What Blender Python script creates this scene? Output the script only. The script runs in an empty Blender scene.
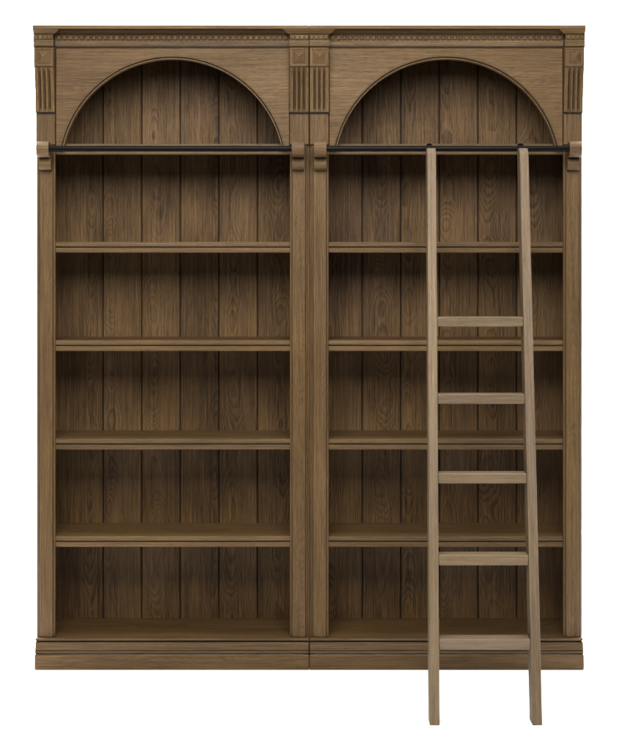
import bpy, math, random
random.seed(7)
scene = bpy.context.scene
col = scene.collection

# ---------------------------------------------------------------- scale
S = 260.0                      # photo pixels per metre on the front plane of the bookcases
D = 6.0                        # camera distance to that plane
H = 1.5594                     # eye height
def m(px): return px / S       # length on the front plane
def Z(py, e=0.0):              # height of something e metres proud of the front plane
    return H - (py - 262.0) / S * (D - e) / D

# ---------------------------------------------------------------- materials
def nd(nt, t, x=0, y=0, **kw):
    n = nt.nodes.new(t); n.location = (x, y)
    for k, v in kw.items(): setattr(n, k, v)
    return n

def math_node(nt, op, a, b=None, c=None, clamp=False):
    n = nt.nodes.new('ShaderNodeMath'); n.operation = op; n.use_clamp = clamp
    for i, v in enumerate((a, b, c)):
        if v is None: continue
        if isinstance(v, (int, float)): n.inputs[i].default_value = v
        else: nt.links.new(v, n.inputs[i])
    return n.outputs[0]

def wood_material(name, dark, mid, light, ring_amt=1.0, rough=0.5, blotch=0.35, rings=105.0, pore=0.5):
    mt = bpy.data.materials.new(name); mt.use_nodes = True
    nt = mt.node_tree; nt.nodes.clear(); L = nt.links.new
    out = nd(nt, 'ShaderNodeOutputMaterial'); bs = nd(nt, 'ShaderNodeBsdfPrincipled')
    L(bs.outputs[0], out.inputs[0])
    ag = nd(nt, 'ShaderNodeAttribute', attribute_name='grain')
    asd = nd(nt, 'ShaderNodeAttribute', attribute_name='seed')
    sg = nd(nt, 'ShaderNodeSeparateXYZ'); L(ag.outputs['Vector'], sg.inputs[0])
    ss = nd(nt, 'ShaderNodeSeparateXYZ'); L(asd.outputs['Vector'], ss.inputs[0])
    gx, gy, gz = sg.outputs; r1, r2, r3 = ss.outputs
    M = lambda *a, **k: math_node(nt, *a, **k)
    def noise(scale_vec, detail=3, rough_=0.55, dist=0.0, seedmul=37.0):
        vm = nd(nt, 'ShaderNodeVectorMath', operation='MULTIPLY'); L(ag.outputs['Vector'], vm.inputs[0])
        vm.inputs[1].default_value = scale_vec
        sm = nd(nt, 'ShaderNodeVectorMath', operation='MULTIPLY'); L(asd.outputs['Vector'], sm.inputs[0])
        sm.inputs[1].default_value = (seedmul, seedmul * 1.3, seedmul * .7)
        va = nd(nt, 'ShaderNodeVectorMath', operation='ADD'); L(vm.outputs[0], va.inputs[0]); L(sm.outputs[0], va.inputs[1])
        n = nd(nt, 'ShaderNodeTexNoise'); n.inputs['Scale'].default_value = 1.0
        n.inputs['Detail'].default_value = detail; n.inputs['Roughness'].default_value = rough_
        n.inputs['Distortion'].default_value = dist
        L(va.outputs[0], n.inputs['Vector']); return n.outputs['Fac']
    # plain-sawn oak: the board is a slightly tilted cut through wobbly growth rings
    wob = M('SUBTRACT', noise((9, 9, 2.6), 2, .5), 0.5)
    wob2 = M('SUBTRACT', noise((30, 30, 9.0), 2, .5, seedmul=51), 0.5)
    wz = M('SUBTRACT', noise((3, 3, 3.1), 1, .5, seedmul=23), 0.5)
    u = M('ADD', gx, M('MULTIPLY', M('SUBTRACT', r1, 0.5), 0.15))
    u = M('ADD', u, M('MULTIPLY', wob, 0.030))
    v = M('ADD', M('ADD', M('MULTIPLY', r2, 0.06), .050), M('MULTIPLY', gz, M('MULTIPLY', M('SUBTRACT', r3, 0.5), 0.07)))
    v = M('ADD', v, M('MULTIPLY', wz, 0.08)); v = M('ADD', v, gy)
    rho = M('SQRT', M('ADD', M('MULTIPLY', u, u), M('MULTIPLY', v, v)))
    rho = M('ADD', rho, M('MULTIPLY', wob2, 0.007))
    ph = M('MULTIPLY', rho, rings)
    fr = M('FRACT', ph)
    band = M('MULTIPLY', M('POWER', fr, 2.2), M('SUBTRACT', 1.0, M('POWER', fr, 14.0)))      # soft rise, sharp fall
    band = M('MULTIPLY', band, M('MULTIPLY', 1.9, noise((11, 11, 3), 2, seedmul=77)))
    band = M('MULTIPLY', band, M('ADD', .25, M('MULTIPLY', 1.5, noise((300, 300, 14), 2, .6, seedmul=5))))
    streak = noise((220, 220, 4.2), 4, .62, seedmul=61)
    fine = noise((520, 520, 16), 3, .6, seedmul=91)
    pr = noise((760, 760, 34), 2, .6, seedmul=13)
    prs = nd(nt, 'ShaderNodeMapRange'); L(pr, prs.inputs[0])
    prs.inputs[1].default_value = .56; prs.inputs[2].default_value = .70; prs.inputs[3].default_value = 0; prs.inputs[4].default_value = 1
    blo = noise((5, 5, 2.2), 3, .5, seedmul=19)
    f = M('ADD', M('MULTIPLY', M('SUBTRACT', streak, .5), 1.3), .56)
    f = M('ADD', f, M('MULTIPLY', M('SUBTRACT', fine, .5), .75))
    f = M('SUBTRACT', f, M('MULTIPLY', band, .62 * ring_amt))
    f = M('ADD', f, M('MULTIPLY', M('SUBTRACT', blo, .5), blotch * 2))
    f = M('SUBTRACT', f, M('MULTIPLY', prs.outputs[0], pore * .45))
    f = M('ADD', f, M('MULTIPLY', M('SUBTRACT', r3, .5), .22))
    f = M('MAXIMUM', M('MINIMUM', f, 1.0), 0.0)
    cr = nd(nt, 'ShaderNodeValToRGB'); L(f, cr.inputs[0])
    el = cr.color_ramp.elements
    el[0].position = 0.0; el[0].color = (*dark, 1); el[1].position = 1.0; el[1].color = (*light, 1)
    e = el.new(.5); e.color = (*mid, 1)
    # slow warm / grey drift of the stain
    hue = nd(nt, 'ShaderNodeMix', data_type='RGBA', blend_type='MULTIPLY'); hue.inputs[0].default_value = 1
    L(cr.outputs[0], hue.inputs[6])
    hr = nd(nt, 'ShaderNodeValToRGB'); L(noise((3.2, 3.2, 1.4), 2, .5, seedmul=29), hr.inputs[0])
    hr.color_ramp.elements[0].position = .3; hr.color_ramp.elements[0].color = (1.0, .97, 1.03, 1)
    hr.color_ramp.elements[1].position = .7; hr.color_ramp.elements[1].color = (1.04, 1.0, .86, 1)
    L(hr.outputs[0], hue.inputs[7])
    L(hue.outputs[2], bs.inputs['Base Color'])
    rr = nd(nt, 'ShaderNodeMapRange'); L(f, rr.inputs[0]); rr.inputs[3].default_value = rough + .14; rr.inputs[4].default_value = rough - .04
    L(rr.outputs[0], bs.inputs['Roughness'])
    bs.inputs['Specular IOR Level'].default_value = .18
    bp = nd(nt, 'ShaderNodeBump'); bp.inputs['Strength'].default_value = .35; bp.inputs['Distance'].default_value = .0012
    L(M('SUBTRACT', M('ADD', f, M('MULTIPLY', fine, .5)), M('MULTIPLY', prs.outputs[0], .8)), bp.inputs['Height'])
    L(bp.outputs[0], bs.inputs['Normal'])
    return mt

OAK   = wood_material('oak_frame', (.026,.0140,.0048), (.068,.0405,.0160), (.116,.073,.0315), ring_amt=.32, blotch=.30, rings=230)
BACK  = wood_material('oak_boards', (.019,.0096,.0034), (.078,.0450,.0180), (.148,.092,.0410), ring_amt=.62, blotch=.45, rings=240)
SHELF = wood_material('oak_shelf', (.030,.0168,.0064), (.078,.0470,.0195), (.126,.081,.0365), ring_amt=.45, blotch=.25, rings=210)
TRIM  = wood_material('oak_trim', (.028,.0155,.0055), (.068,.0410,.0168), (.112,.072,.0320), ring_amt=.12, blotch=.24, rings=160)
LADW  = wood_material('oak_ladder', (.058,.039,.022), (.106,.077,.048), (.158,.120,.0810), ring_amt=.25, blotch=.24, rings=240)

def plain(name, c, rough, spec=.5, noise_scale=None, metal=0.0, amp=.3):
    mt = bpy.data.materials.new(name); mt.use_nodes = True
    nt = mt.node_tree; bs = nt.nodes['Principled BSDF']
    bs.inputs['Roughness'].default_value = rough; bs.inputs['Specular IOR Level'].default_value = spec
    bs.inputs['Metallic'].default_value = metal
    tc = nd(nt, 'ShaderNodeTexCoord'); n = nd(nt, 'ShaderNodeTexNoise')
    n.inputs['Scale'].default_value = noise_scale or 20; nt.links.new(tc.outputs['Object'], n.inputs['Vector'])
    cr = nd(nt, 'ShaderNodeValToRGB'); nt.links.new(n.outputs['Fac'], cr.inputs[0])
    cr.color_ramp.elements[0].position = .3; cr.color_ramp.elements[1].position = .7
    cr.color_ramp.elements[0].color = (*[v * (1 - amp) for v in c], 1); cr.color_ramp.elements[1].color = (*[v * (1 + amp) for v in c], 1)
    nt.links.new(cr.outputs[0], bs.inputs['Base Color'])
    return mt
GLAZE_SHADE = plain('glaze_and_shade', (.012,.008,.005), .7, .2)  # dark glaze in grooves, and painted shade under brackets and beside breaks
METAL = plain('black_metal', (.003,.003,.003), .2, .04, 9, amp=.1)
WHITE = plain('white_studio_paint', (.93,.93,.93), .9, .1, 2, amp=.005)

# ---------------------------------------------------------------- mesh builder
class MB:
    def __init__(s): s.v = []; s.f = []; s.g = []; s.sd = []; s.fm = []; s.mi = 0; s.sm = []
    def _seed(s, seed): return seed if seed else (random.random(), random.random(), random.random())
    def add(s, vs, fs, axis='z', seed=None, center=None, smooth=False):
        seed = s._seed(seed); b = len(s.v)
        if center is None:
            center = [(min(p[i] for p in vs) + max(p[i] for p in vs)) / 2 for i in range(3)]
        for p in vs:
            q = [p[i] - center[i] for i in range(3)]
            g = {'z': (q[0], q[1], q[2]), 'x': (q[2], q[1], q[0]), 'y': (q[0], q[2], q[1]),
                 'xt': (q[1], q[2], q[0])}[axis]
            s.v.append(p); s.g.append(g); s.sd.append(seed)
        for f in fs: s.f.append([i + b for i in f]); s.fm.append(s.mi); s.sm.append(smooth)
    def box(s, x0, x1, y0, y1, z0, z1, axis='z', seed=None, bev=0.0015):
        # a box with its twelve edges chamfered
        b = min(bev, (x1-x0)*.3, (y1-y0)*.3, (z1-z0)*.3)
        X = (x0, x1); Y = (y0, y1); Zz = (z0, z1); vs = []; idx = {}
        for i in (0, 1):
            for j in (0, 1):
                for k in (0, 1):
                    sx, sy, sz = (1 if i == 0 else -1), (1 if j == 0 else -1), (1 if k == 0 else -1)
                    for a in 'xyz':
                        p = (X[i] + (0 if a == 'x' else sx*b), Y[j] + (0 if a == 'y' else sy*b), Zz[k] + (0 if a == 'z' else sz*b))
                        idx[(i,j,k,a)] = len(vs); vs.append(p)
        fs = []
        def q(*ks): fs.append([idx[k] for k in ks])
        for i in (0,1): q((i,0,0,'x'),(i,1,0,'x'),(i,1,1,'x'),(i,0,1,'x'))
        for j in (0,1): q((0,j,0,'y'),(1,j,0,'y'),(1,j,1,'y'),(0,j,1,'y'))
        for k in (0,1): q((0,0,k,'z'),(1,0,k,'z'),(1,1,k,'z'),(0,1,k,'z'))
        for i in (0,1):
            for j in (0,1): q((i,j,0,'x'),(i,j,1,'x'),(i,j,1,'y'),(i,j,0,'y'))
            for k in (0,1): q((i,0,k,'x'),(i,1,k,'x'),(i,1,k,'z'),(i,0,k,'z'))
        for j in (0,1):
            for k in (0,1): q((0,j,k,'y'),(1,j,k,'y'),(1,j,k,'z'),(0,j,k,'z'))
        for i in (0,1):
            for j in (0,1):
                for k in (0,1): q((i,j,k,'x'),(i,j,k,'y'),(i,j,k,'z'))
        s.add(vs, fs, axis, seed)
    def prism(s, prof, xa, xb, axis='x', seed=None, smooth=False, dark=()):
        # prof: (e, z) loop, extruded along x; xa, xb numbers or functions of e
        fa = xa if callable(xa) else (lambda e: xa); fb = xb if callable(xb) else (lambda e: xb)
        n = len(prof)
        vs = [(fa(e), -e, z) for e, z in prof] + [(fb(e), -e, z) for e, z in prof]
        fs = [[i, (i+1) % n, (i+1) % n + n, i + n] for i in range(n)] + [list(range(n))[::-1], list(range(n, 2*n))]
        s.add(vs, fs, axis, seed, smooth=False)
        for i in dark: s.fm[-(n+2) + i] = 1
        if smooth:
            for i in range(n): s.sm[-(n+2) + i] = True
    def build(s, name, mats, parent=None):
        me = bpy.data.meshes.new(name); me.from_pydata(s.v, [], s.f)
        a = me.attributes.new('grain', 'FLOAT_VECTOR', 'POINT'); a.data.foreach_set('vector', [c for g in s.g for c in g])
        a = me.attributes.new('seed', 'FLOAT_VECTOR', 'POINT'); a.data.foreach_set('vector', [c for g in s.sd for c in g])
        for mt in (mats if isinstance(mats, (list, tuple)) else [mats]): me.materials.append(mt)
        me.polygons.foreach_set('material_index', s.fm); me.polygons.foreach_set('use_smooth', s.sm)
        me.update()
        import bmesh
        bm = bmesh.new(); bm.from_mesh(me); bmesh.ops.recalc_face_normals(bm, faces=bm.faces); bm.to_mesh(me); bm.free()
        o = bpy.data.objects.new(name, me); col.objects.link(o)
        if parent: o.parent = parent
        return o

def empty(name, loc, label, cat, group=None):
    o = bpy.data.objects.new(name, None); col.objects.link(o); o.location = loc
    o['label'] = label; o['category'] = cat
    o.empty_display_size = .1
    if group: o['group'] = group
    return o

# ---------------------------------------------------------------- bookcase (local x = 0 at its middle)
HB = m(136.58)      # half width of plinth and cornice
HC = m(134.6)      # half width of the case
HO = m(117.3)      # half width of the opening
DEPTH = 0.325      # front plane to back boards
SIDE_T = .0045    # inner case wall lies this far inside the post's outer edge
Z_DECK = Z(638.3, .022)
Z_TOP = Z(25.0, .08)

def make_bookcase(name, label, xc):
    R = empty(name, (xc, 0, 0), label, 'bookcase', 'matching arched bookcases standing side by side')
    zc0, zc1 = Z_DECK, Z(29, .06)
    # --- plinth
    b = MB(); zt = Z(653.8, .035)
    b.box(-HB+.0006, HB-.0006, -.040, DEPTH+.02, 0.0, zt - .003, 'x', bev=.0032)
    b.mi = 1
    for sg in (-1, 1):
        x0, x1 = sorted((sg*(HB-.0002), sg*(HB-.02))); b.box(x0, x1, -.012, -.0005, .004, zt+.03, bev=.0003)
    base = b.build('base', [OAK, GLAZE_SHADE], R)
    b = MB()
    z0, z1 = zt, Z_DECK
    h = z1 - z0
    # lower bead, groove, ogee, groove, top fillet
    prof = [(-.01, z0)]
    prof += [(.033, z0+.000), (.037, z0+.003), (.038, z0+.006), (.036, z0+.0092), (.029, z0+.0100), (.0285, z0+.0118), (.034, z0+.0122)]
    for k in range(9):
        t = k/8
        prof.append((.034 - .006*math.sin(t*math.pi)*0 - .007*(t**1.5), z0 + .0135 + t*(h - .0135 - .0140)))
    prof += [(.0195, z1-.0125), (.0195, z1-.0088), (.027, z1-.0080), (.0285, z1-.0045), (.027, z1-.0012), (.024, z1), (-.01, z1)]
    xe = lambda sgn: (lambda e: sgn*(HC - .0005 + (m(1.5) if e > .022 else m(.7))*(1 if e > 0 else .7)))
    nn = len(prof)
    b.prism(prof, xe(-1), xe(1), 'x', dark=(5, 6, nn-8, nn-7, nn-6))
    b.build('base_moulding', [TRIM, GLAZE_SHADE], base)
    # --- deck (bottom shelf)
    b = MB(); b.box(-HC+SIDE_T+.0004, HC-SIDE_T-.0004, .012, DEPTH-.0005, Z_DECK-.03, Z_DECK-.0015, 'xt', bev=.0004)
    b.build('bottom_shelf', SHELF, R)
    # --- case sides and top
    for sg in (-1, 1):
        b = MB()
        x0, x1 = sorted((sg*(HB-.0001), sg*(HC-SIDE_T)))
        b.box(x0, x1, .0125, DEPTH-.0006, zt-.002, zc1-.03, 'z')
        b.build('side_panel', OAK, R)
    b = MB(); b.box(-HC, HC, .030, DEPTH+.016, zc1-.029, zc1-.004, 'x'); b.build('top_panel', OAK, R)
    # --- back boards with dark gaps, on a dark backing sheet
    b = MB(); pitch = m(40.7)
    xs = [-HB+.001] + [pitch*k for k in (-2,-1,0,1,2)] + [HB-.001]
    for k in range(6):
        g0 = .0023 if k > 0 else 0; g1 = .0023 if k < 5 else 0
        b.box(xs[k]+g0, xs[k+1]-g1, DEPTH, DEPTH+.009, Z_DECK-.02, zc1-.031, 'z', bev=.0022)
    b.mi = 1
    b.box(-HB+.002, HB-.002, DEPTH+.0095, DEPTH+.015, Z_DECK-.02, zc1-.031, 'z')
    b.build('back_panel', [BACK, GLAZE_SHADE], R)
    # --- shelves: board + moulded front edge
    fe = -.008
    for yb in (547.0, 449.6, 351.0, 252.6, 154.4):
        e0 = fe if yb > 160 else -.024
        zb = Z(yb, e0); zt_ = zb + m(10.7)
        b = MB()
        hw = HC-SIDE_T-.0015
        b.box(-hw, hw, -e0+.0125, DEPTH-.001, zt_-.024, zt_-.0008, 'xt')
        sh = b.build('shelf', SHELF, R)
        b = MB(); hm = HO + .001 if yb > 160 else HO + .001
        a = e0; t = zt_ - zb
        prof = [(a-.012, zb), (a-.0022, zb), (a-.0004, zb+.0022), (a, zb+.005), (a, zb+t*.42), (a-.0015, zb+t*.47),
                (a-.0075, zb+t*.485), (a-.0075, zb+t*.55), (a-.0015, zb+t*.565), (a+.0008, zb+t*.62), (a+.0012, zb+t*.76), (a, zb+t*.90), (a-.003, zb+t), (a-.012, zb+t)]
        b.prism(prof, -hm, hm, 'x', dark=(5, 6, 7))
        b.build('shelf_edge', [TRIM, GLAZE_SHADE], sh)
    # --- front posts
    zs = Z(145)           # lower shaft to upper block
    zb0 = Z(112)
    for sg in (-1, 1):
        def XX(a, c): return tuple(sorted((sg*a, sg*c)))
        b = MB(); sd = (random.random(), random.random(), random.random())
        # stile behind, then the proud face
        x0, x1 = XX(HO, HC); b.box(x0, x1, -.0035, .012, Z_DECK+.0003, zs, 'z', seed=sd, bev=.002)
        x0, x1 = XX(HO+m(2.3), HC-m(1.9)); b.box(x0, x1, -.0100, -.0038, Z_DECK+.0006, zs, 'z', seed=sd, bev=.0028)
        b.mi = 1
        for xg in (HO+m(1.9), HC-m(1.5)):
            x0, x1 = sorted((sg*xg-.0009, sg*xg+.0009)); b.box(x0, x1, -.0048, -.0036, Z_DECK+.0008, zs, 'z', bev=.0002)
        x0, x1 = XX(HO+m(.2), HB-m(1)); b.box(x0, x1, -.0140, -.0126, zb0+.0006, zb0+.0040, bev=.0002)  # shadow line under the fluted bracket, painted as a dark strip
        b.mi = 0
        # upper block
        x0, x1 = XX(HO-m(.1), HB-m(.6)); b.box(x0, x1, -.0125, .012, zs+.0005, Z(46), 'z', bev=.0022)
        post = b.build('post', [OAK, GLAZE_SHADE], R)
        # fluted bracket: leans forward towards its top
        xa, xb = XX(HO-m(.3), HB-m(.55)); zt0, zt1 = Z(111.6, .03), Z(67.2, .05)
        b = MB(); nx, nz = 61, 26; w = xb - xa; vs = []; fs = []
        for j in range(nz+1):
            tz = j/nz; z = zt0 + (zt1-zt0)*tz; e = .026 + .026*tz**1.6
            for i in range(nx+1):
                tx = i/nx; px = tx*w*S               # px units across (about 18.6)
                d = 0
                for c in (.255, .50, .745):
                    q = abs(tx-c)*w/.0052
                    if q < 1: d = max(d, (1-q*q)**.5)
                # rounded ends of the flutes
                de = min((tz)*(zt1-zt0)/.008, (1-tz)*(zt1-zt0)/.010, 1.0)
                d *= max(0, de if de < 1 else 1)
                edge = min(tx, 1-tx)*w
                r = .0018; dr = r - math.sqrt(max(0, r*r-(r-min(edge, r))**2))
                vs.append((xa+tx*w, -(e - .0105*d - dr), z))
        n0 = nx+1
        for j in range(nz):
            for i in range(nx): fs.append([j*n0+i, j*n0+i+1, (j+1)*n0+i+1, (j+1)*n0+i])
        base_i = len(vs)                               # sides and back
        bl = [len(vs)+k for k in range(4)]
        vs += [(xa, -.0128, zt0), (xb, -.0128, zt0), (xb, -.0128, zt1), (xa, -.0128, zt1)]
        fs.append([i for i in range(n0)] + [bl[1], bl[0]])
        fs.append([nz*n0+i for i in range(n0)][::-1] + [bl[3], bl[2]])
        fs.append([j*n0 for j in range(nz+1)][::-1] + [bl[0], bl[3]])
        fs.append([j*n0+nx for j in range(nz+1)] + [bl[2], bl[1]])
        fs.append(bl)
        b.add(vs, fs, 'z')
        for fi in range(nx*nz):
            i, j = fi % nx, fi//nx
            if 1 < j < nz-2 and any(abs((i+.5)/nx-c)*w < .0013 for c in (.255, .50, .745)): b.fm[fi] = 1
        b.mi = 1; b.box(xa+.0006, xb-.0006, -.0268, -.0130, zt0-.0034, zt0-.0003, bev=.0002); b.box(xa+.0010, xb-.0010, -.0540, -.0130, zt1+.0003, zt1+.0016, bev=.0002)  # dark strips painting the shade below bracket and rosette
        b.build('fluted_bracket', [TRIM, GLAZE_SHADE], post)
        # rosette: a block with a sunk border and a four-sided pyramid
        b = MB(); za, zb_ = Z(66.6, .055), Z(47.2, .058); e = .055
        b.box(xa-.0005, xb+.0005, -e, -.0130, za, zb_, 'z', bev=.002)
        cx, cz = (xa+xb)/2, (za+zb_)/2; r0x, r0z = w*.40, (zb_-za)*.40
        r1x, r1z = w*.33, (zb_-za)*.33
        vs = [(cx-r1x, -e-.0003, cz-r1z), (cx+r1x, -e-.0003, cz-r1z), (cx+r1x, -e-.0003, cz+r1z), (cx-r1x, -e-.0003, cz+r1z), (cx, -e-.0165, cz)]
        b.add(vs, [[0,1,4],[1,2,4],[2,3,4],[3,0,4],[0,3,2,1]], 'z')
        # raised border
        for (a0, a1, c0, c1) in ((cx-w*.47, cx-w*.385, cz-(zb_-za)*.46, cz+(zb_-za)*.46), (cx+w*.385, cx+w*.47, cz-(zb_-za)*.46, cz+(zb_-za)*.46),
                                 (cx-w*.383, cx+w*.383, cz+(zb_-za)*.385, cz+(zb_-za)*.46), (cx-w*.383, cx+w*.383, cz-(zb_-za)*.46, cz-(zb_-za)*.385)):
            b.box(a0, a1, -e-.0030, -e-.0002, c0, c1, 'z', bev=.001)
        b.build('rosette_block', TRIM, post)
        # scroll corbel that carries the rod
        b = MB(); cxm = sg*(HO+HC)/2 - sg*m(.3); hw = m(6.1)
        c1 = (.081, Z(148.9, .085)); R1 = .0290; c2 = (.033, Z(163.4, .035)); R2 = .0240
        prof = [(.0105, c1[1]+R1*.62), (.050, c1[1]+R1*.62)]
        for k in range(29):
            a = math.radians(125 - k*(125+92)/28); prof.append((c1[0]+R1*math.cos(a), c1[1]+R1*math.sin(a)))
        for k in range(21):
            a = math.radians(62 - k*(62+88)/20); prof.append((c2[0]+R2*math.cos(a), c2[1]+R2*math.sin(a)))
        prof.append((.0105, c2[1]-R2))
        b.prism(prof, cxm-hw, cxm+hw, 'x', smooth=False)
        co = b.build('corbel', TRIM, post)
        bv = co.modifiers.new('edge', 'BEVEL'); bv.width = .0042; bv.segments = 4; bv.limit_method = 'ANGLE'; bv.angle_limit = math.radians(50)
    # --- arch panel: a board with a circular arc cut out of it
    b = MB(); ccz = Z(170.5); Ri = m(113.6); ztop = Z(46.2); zbot = Z(149.0); yf, yk = -.004, .018
    hx = HO - m(.9)
    a0 = math.asin((zbot-ccz)/Ri); n = 56
    pts = [(-Ri*math.cos(a0 + (math.pi-2*a0)*k/n)*-1, ccz+Ri*math.sin(a0+(math.pi-2*a0)*k/n)) for k in range(n+1)]   # right to left
    pts = pts[::-1]                                                                                                # left to right
    vs = []; fs = []
    # grid columns between arch and top edge so that the grain runs straight
    tops = []
    for (x, z) in pts:
        tops.append((x, ztop))
    for y in (yf, yk):
        for (x, z) in pts: vs.append((x, y, z))
        for (x, z) in tops: vs.append((x, y, z))
        vs.append((-hx, y, zbot)); vs.append((-hx, y, ztop)); vs.append((hx, y, zbot)); vs.append((hx, y, ztop))
    N = n+1; off = 2*N+4
    for o_ in (0, off):
        for k in range(n): fs.append([o_+k, o_+k+1, o_+N+k+1, o_+N+k])
        fs.append([o_+2*N, o_+0, o_+N, o_+2*N+1]); fs.append([o_+n, o_+2*N+2, o_+2*N+3, o_+N+n])
    for k in range(n): fs.append([k, k+1, off+k+1, off+k])
    fs.append([2*N, 0, off, off+2*N]); fs.append([n, 2*N+2, off+2*N+2, off+n])
    fs.append([2*N, 2*N+1, off+2*N+1, off+2*N]); fs.append([2*N+2, 2*N+3, off+2*N+3, off+2*N+2])
    b.add(vs, fs, 'x', center=(0, 0, Z(80)))
    arch = b.build('arch_panel', OAK, R)
    # arch trim: a bead swept along the arc, lining the cut
    b = MB(); sec = [(.0040,-.0045),(.0040,-.0072),(.0026,-.0090),(.0002,-.0088),(-.0006,-.0050),(-.0024,-.0040),(-.0046,-.0072),(-.0078,-.0070),(-.0098,-.0045),(-.0098,.020),(-.0004,.020),(-.0004,-.0045)]
    vs = []; fs = []; n = 90; k0 = len(sec); fmk = []
    for k in range(n+1):
        a = a0 + (math.pi-2*a0)*k/n
        for (dr, y) in sec: vs.append(((Ri+dr)*math.cos(a), y, ccz+(Ri+dr)*math.sin(a)))
    for k in range(n):
        for i in range(k0): fs.append([k*k0+i, k*k0+(i+1) % k0, (k+1)*k0+(i+1) % k0, (k+1)*k0+i]); fmk.append(1 if i in (3, 4, 5) else 0)
    fs.append(list(range(k0))); fs.append([n*k0+i for i in range(k0)][::-1])
    b.add(vs, fs, 'x'); b.fm[:len(fmk)] = fmk; b.build('arch_trim', [TRIM, GLAZE_SHADE], arch)
    # --- cornice
    b = MB()
    zt_ = Z_TOP; zs0 = Z(28.6, .08)
    b.box(-HB, HB, -.080, DEPTH+.02, zs0, zt_, 'x', bev=.0014)
    # middle run, set back between the two breaks
    def cove(e_out, e_in, zu, zl, n=10):
        out = []
        for k in range(n+1):
            t = k/n*math.pi/2
            out.append((e_in + (e_out-e_in)*(1-math.sin(t)), zl + (zu-zl)*math.cos(t)))
        return out
    zu, zl = zs0-.0006, Z(34.6, .03)
    xi = HO + m(.9)           # inner face of the breaks at frieze level
    b.prism([(-.0, zu)] + cove(.058, .010, zu, zl)[0:] + [(.010, Z(39.6,.02)), (.010, Z(39.9,.02)), (.015, Z(40.1,.02)), (.015, Z(45.2,.02)), (.009, Z(46.8,.02)), (0, Z(46.8,.02))],
            -(xi), xi, 'x')
    b.mi = 1        # stain left dark in the quirks; painted occlusion shade beside the breaks
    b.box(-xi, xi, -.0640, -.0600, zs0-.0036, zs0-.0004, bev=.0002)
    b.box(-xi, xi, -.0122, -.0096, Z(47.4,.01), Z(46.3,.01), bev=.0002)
    for sg in (-1, 1):
        x0, x1 = sorted((sg*(xi-.0004), sg*(xi-.0052))); b.box(x0, x1, -.0215, -.0098, Z(46.2,.02), zl+.004, bev=.0002)
        x0, x1 = sorted((sg*(HB-.0002), sg*(HB-.0016))); b.box(x0, x1, -.0566, -.0420, Z(47.2,.06), zs0-.012, bev=.0002)
    corn = b.build('cornice', [TRIM, GLAZE_SHADE], R)
    for sg in (-1, 1):
        b = MB()
        outer = sg*HB
        zu2, zl2 = zs0-.0004, Z(34.2, .06)
        prof = [(.0232, zu2)] + [(.0755, zu2), (.0745, zu2-.003), (.070, zu2-.007), (.062, zu2-.014), (.057, zl2+.001), (.052, zl2)] + [(.052, Z(39.2,.06)), (.055, Z(39.5,.06)), (.055, Z(45.6,.06)), (.046, Z(47.1,.06)), (.0232, Z(47.1,.06))]
        inner = lambda e: sg*(xi - max(0, e-.055)*1.0)  if e > .0233 else sg*xi
        inner2 = lambda e: sg*(xi - (e-.050)*1.1) if e >= .0505 else sg*xi
        b.prism(prof, outer, inner2, 'x')
        b.build('cornice_break', TRIM, corn)
    # dentils, one strip mesh each run
    b = MB(); p = m(5.8)
    nd_ = int((2*xi - .012)/p); x = -p*(nd_-1)/2
    for k in range(nd_):
        b.box(x-p*.31, x+p*.31, -.0205, -.0102, Z(39.5,.02), Z(35.4,.02), 'z', bev=.0015); x += p
    b.build('dentil_strip', TRIM, corn)
    for sg in (-1, 1):
        b = MB()
        for k in range(4):
            xx = sg*(xi + .0005 + (k+.42)*(HB-xi)/4 )
            b.box(xx-p*.29, xx+p*.29, -.0610, -.0522, Z(39.0,.06), Z(34.8,.06), 'z', bev=.0015)
        b.build('dentil_strip', TRIM, corn)
    # --- rod
    b = MB(); r = .0112; n = 28; xr = (HO+HC)/2 - m(5.5); cz = Z(148.6, .085); vs = []; fs = []
    for x in (-xr, xr):
        for k in range(n):
            a = 2*math.pi*k/n; vs.append((x, -.085+r*math.cos(a), cz+r*math.sin(a)))
    fs = [[k, (k+1) % n, n+(k+1) % n, n+k] for k in range(n)]
    b.add(vs, fs, 'x', smooth=True); b.add([v for v in vs[:n]], [list(range(n))]); b.add([v for v in vs[n:]], [list(range(n))])
    b.build('ladder_rod', METAL, R)
    return R

XL = (172.7-319)/S; XR = (445.9-319)/S
make_bookcase('bookcase', 'tall brown oak bookcase with arched top and empty shelves, the one without a ladder', XL)
make_bookcase('bookcase', 'tall brown oak bookcase with arched top and the wooden ladder leaning against its front', XR)

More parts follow.
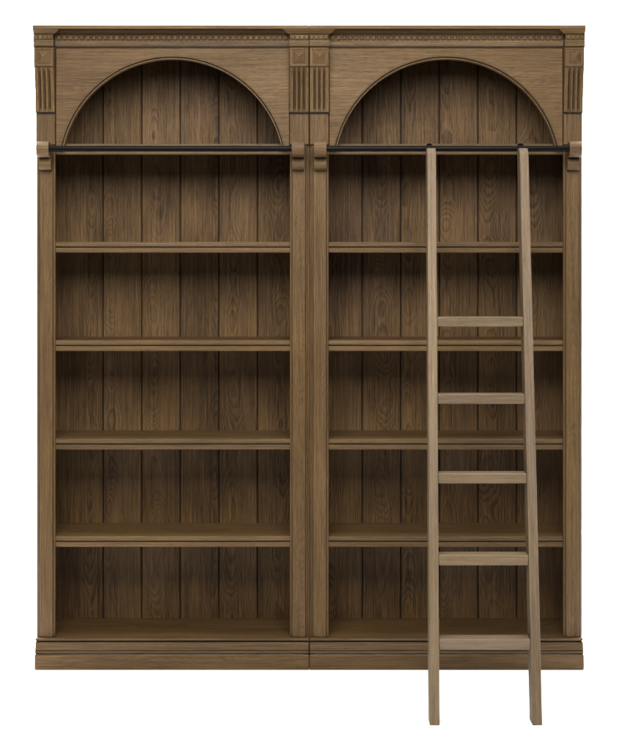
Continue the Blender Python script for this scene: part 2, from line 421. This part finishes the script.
# ---------------------------------------------------------------- ladder
FY, SL = -.754, .295          # front face: Y = FY + SL*Z
HT, DP = .033, .079           # rail width, horizontal depth
SEP = .3455
XB, XT = (.3904+.7337)/2, (.4197+.7672)/2     # middle at floor and at Z = 1.96
DX = (XT-XB)/1.96
ZT = Z(148.2, .14)
root = empty('library_ladder', (XB, FY+DP/2, 0), 'pale oak library ladder with five rungs leaning on the right bookcase', 'ladder')
oy = FY + DP/2                # local origin in Y
def front(z): return FY + SL*z - oy
for sg in (-1, 1):
    b = MB(); zc = ZT - .021
    prof = [(front(0), 0), (front(zc), zc), (front(ZT)+.022, ZT), (front(ZT)+DP-.004, ZT), (front(ZT)+DP, ZT-.004), (front(0)+DP, 0)]
    # subdivide along the length so the grain stays put
    n = len(prof); vs = []
    for s2 in (-1, 1):
        for (y, z) in prof: vs.append((sg*SEP/2 + DX*z + s2*HT/2, y, z))
    fs = [[i, (i+1) % n, (i+1) % n+n, i+n] for i in range(n)] + [list(range(n)), list(range(n, 2*n))]
    b.add(vs, fs, 'z'); rail = b.build('side_rail', LADW, root)
    # grain runs along the leaning rail
    g = rail.data.attributes['grain']
    for i, v in enumerate(rail.data.vertices):
        x, y, z = v.co; g.data[i].vector = (x - sg*SEP/2 - DX*z, y - front(z), z-1)
    bv = rail.modifiers.new('edge', 'BEVEL'); bv.width = .0022; bv.segments = 2
    # hook over the rod
    b = MB(); cyl = -.085 - oy; czr = Z(148.6, .085); hwid = .011; xc = sg*SEP/2 + DX*ZT - .003
    pro = []
    for k in range(15):
        a = math.radians(205 - k*(215)/14); pro.append((cyl + .0118*math.cos(a)*-1*-1, czr + .0118*math.sin(a)))
    inner = [(cyl + .0120*math.cos(math.radians(a)), czr + .0120*math.sin(math.radians(a))) for a in range(-10, 216, 15)]
    outer = [(cyl + .0160*math.cos(math.radians(a)), czr + .0160*math.sin(math.radians(a))) for a in range(-10, 216, 15)]
    loop = inner + outer[::-1]; n = len(loop)
    vs = [(xc-hwid, y, z) for y, z in loop] + [(xc+hwid, y, z) for y, z in loop]
    fs = [[i, (i+1) % n, (i+1) % n+n, i+n] for i in range(n)] 
    ni = len(inner)
    for k in range(ni-1):
        fs.append([k, k+1, n-2-k, n-1-k]); fs.append([n+k, n+k+1, n+n-2-k, n+n-1-k])
    b.add(vs, fs)
    b.box(xc-hwid, xc+hwid, -.108-oy, -.101-oy, ZT-.05, czr-.003, bev=.001)
    b.box(xc-hwid*.7, xc+hwid*.7, cyl-.006, cyl+.006, czr+.0158, czr+.0195, bev=.001)
    b.build('hook', METAL, rail)
RH = .035
for k in range(5):
    z1 = .2706 + .2724*k; z0 = z1 - RH
    b = MB(); xm = DX*(z0+z1)/2; hl = SEP/2 - HT/2 - .0003
    ym = front((z0+z1)/2)
    b.box(xm-hl, xm+hl, ym+.003, ym+.003+.070, z0, z1, 'x', bev=.0025)
    b.build('rung', LADW, root)

# ---------------------------------------------------------------- white studio: floor and wall sweep
b = MB(); W = 14; pr = [(-2.6, 0), (1.6, 0)]
for k in range(1, 13):
    a = math.pi/2*k/12; pr.append((1.6+1.2*math.sin(a), 1.2-1.2*math.cos(a)))
pr.append((2.8, 7))
vs = [(x, y, z) for x in (-W, W) for y, z in pr]; n = len(pr)
b.add(vs, [[i, i+1, n+i+1, n+i] for i in range(n-1)], smooth=True)
fl = b.build('backdrop', WHITE); fl['kind'] = 'structure'
b = MB(); b.add([(-20, -16, -.01), (20, -16, -.01), (20, 9, -.01), (-20, 9, -.01)], [[0, 1, 2, 3]])
fl = b.build('floor', plain('grey_studio_floor', (.10, .10, .10), .7, .3, 3)); fl['kind'] = 'structure'

# ---------------------------------------------------------------- light
w = bpy.data.worlds.new('World'); scene.world = w; w.use_nodes = True
bg = w.node_tree.nodes['Background']; bg.inputs[0].default_value = (1, 1, 1, 1); bg.inputs[1].default_value = .18
def area(name, loc, target, sx, sy, power, color=(1, 1, 1), spread=180):
    l = bpy.data.lights.new(name, 'AREA'); l.shape = 'RECTANGLE'; l.size = sx; l.size_y = sy; l.energy = power; l.color = color; l.spread = math.radians(spread)
    o = bpy.data.objects.new(name, l); col.objects.link(o); o.location = loc
    from mathutils import Vector
    o.rotation_euler = (Vector(target)-Vector(loc)).to_track_quat('-Z', 'Y').to_euler(); return o
area('key_softbox', (-0.15, -3.1, 3.3), (-.05, 0, 1.9), 2.8, 1.8, 122, (1, .95, .875), spread=115)
area('added_front_fill', (0.3, -7.5, 1.9), (0, 0, 1.5), 3.5, 2.6, 34, (1, .95, .86))  # unseen fill light, added to lift the dark bays
area('added_floor_light', (0, -.3, 4.6), (0, -.3, 0), 6.0, 1.6, 80, spread=80)  # unseen lamp added to keep the floor white around the base
area('added_backdrop_light', (0, 1.2, 5.4), (0, 2.8, 1.0), 8.0, .8, 1300, spread=110)  # unseen lamp added to bring the sweep up to white

# ---------------------------------------------------------------- camera
cam = bpy.data.cameras.new('camera'); co = bpy.data.objects.new('camera', cam); col.objects.link(co)
co.location = (0, -D, H); co.rotation_euler = (math.radians(90), 0, 0)
cam.sensor_fit = 'HORIZONTAL'; cam.sensor_width = 36; cam.lens = S*D/619*36
cam.shift_x = -9.5/619; cam.shift_y = -(375-262)/619
cam.clip_end = 100
scene.camera = co
scene.render.resolution_x = 845; scene.render.resolution_y = 1024
scene.view_settings.view_transform = 'Standard'; scene.view_settings.look = 'None'
scene.view_settings.exposure = 0; scene.view_settings.gamma = 1
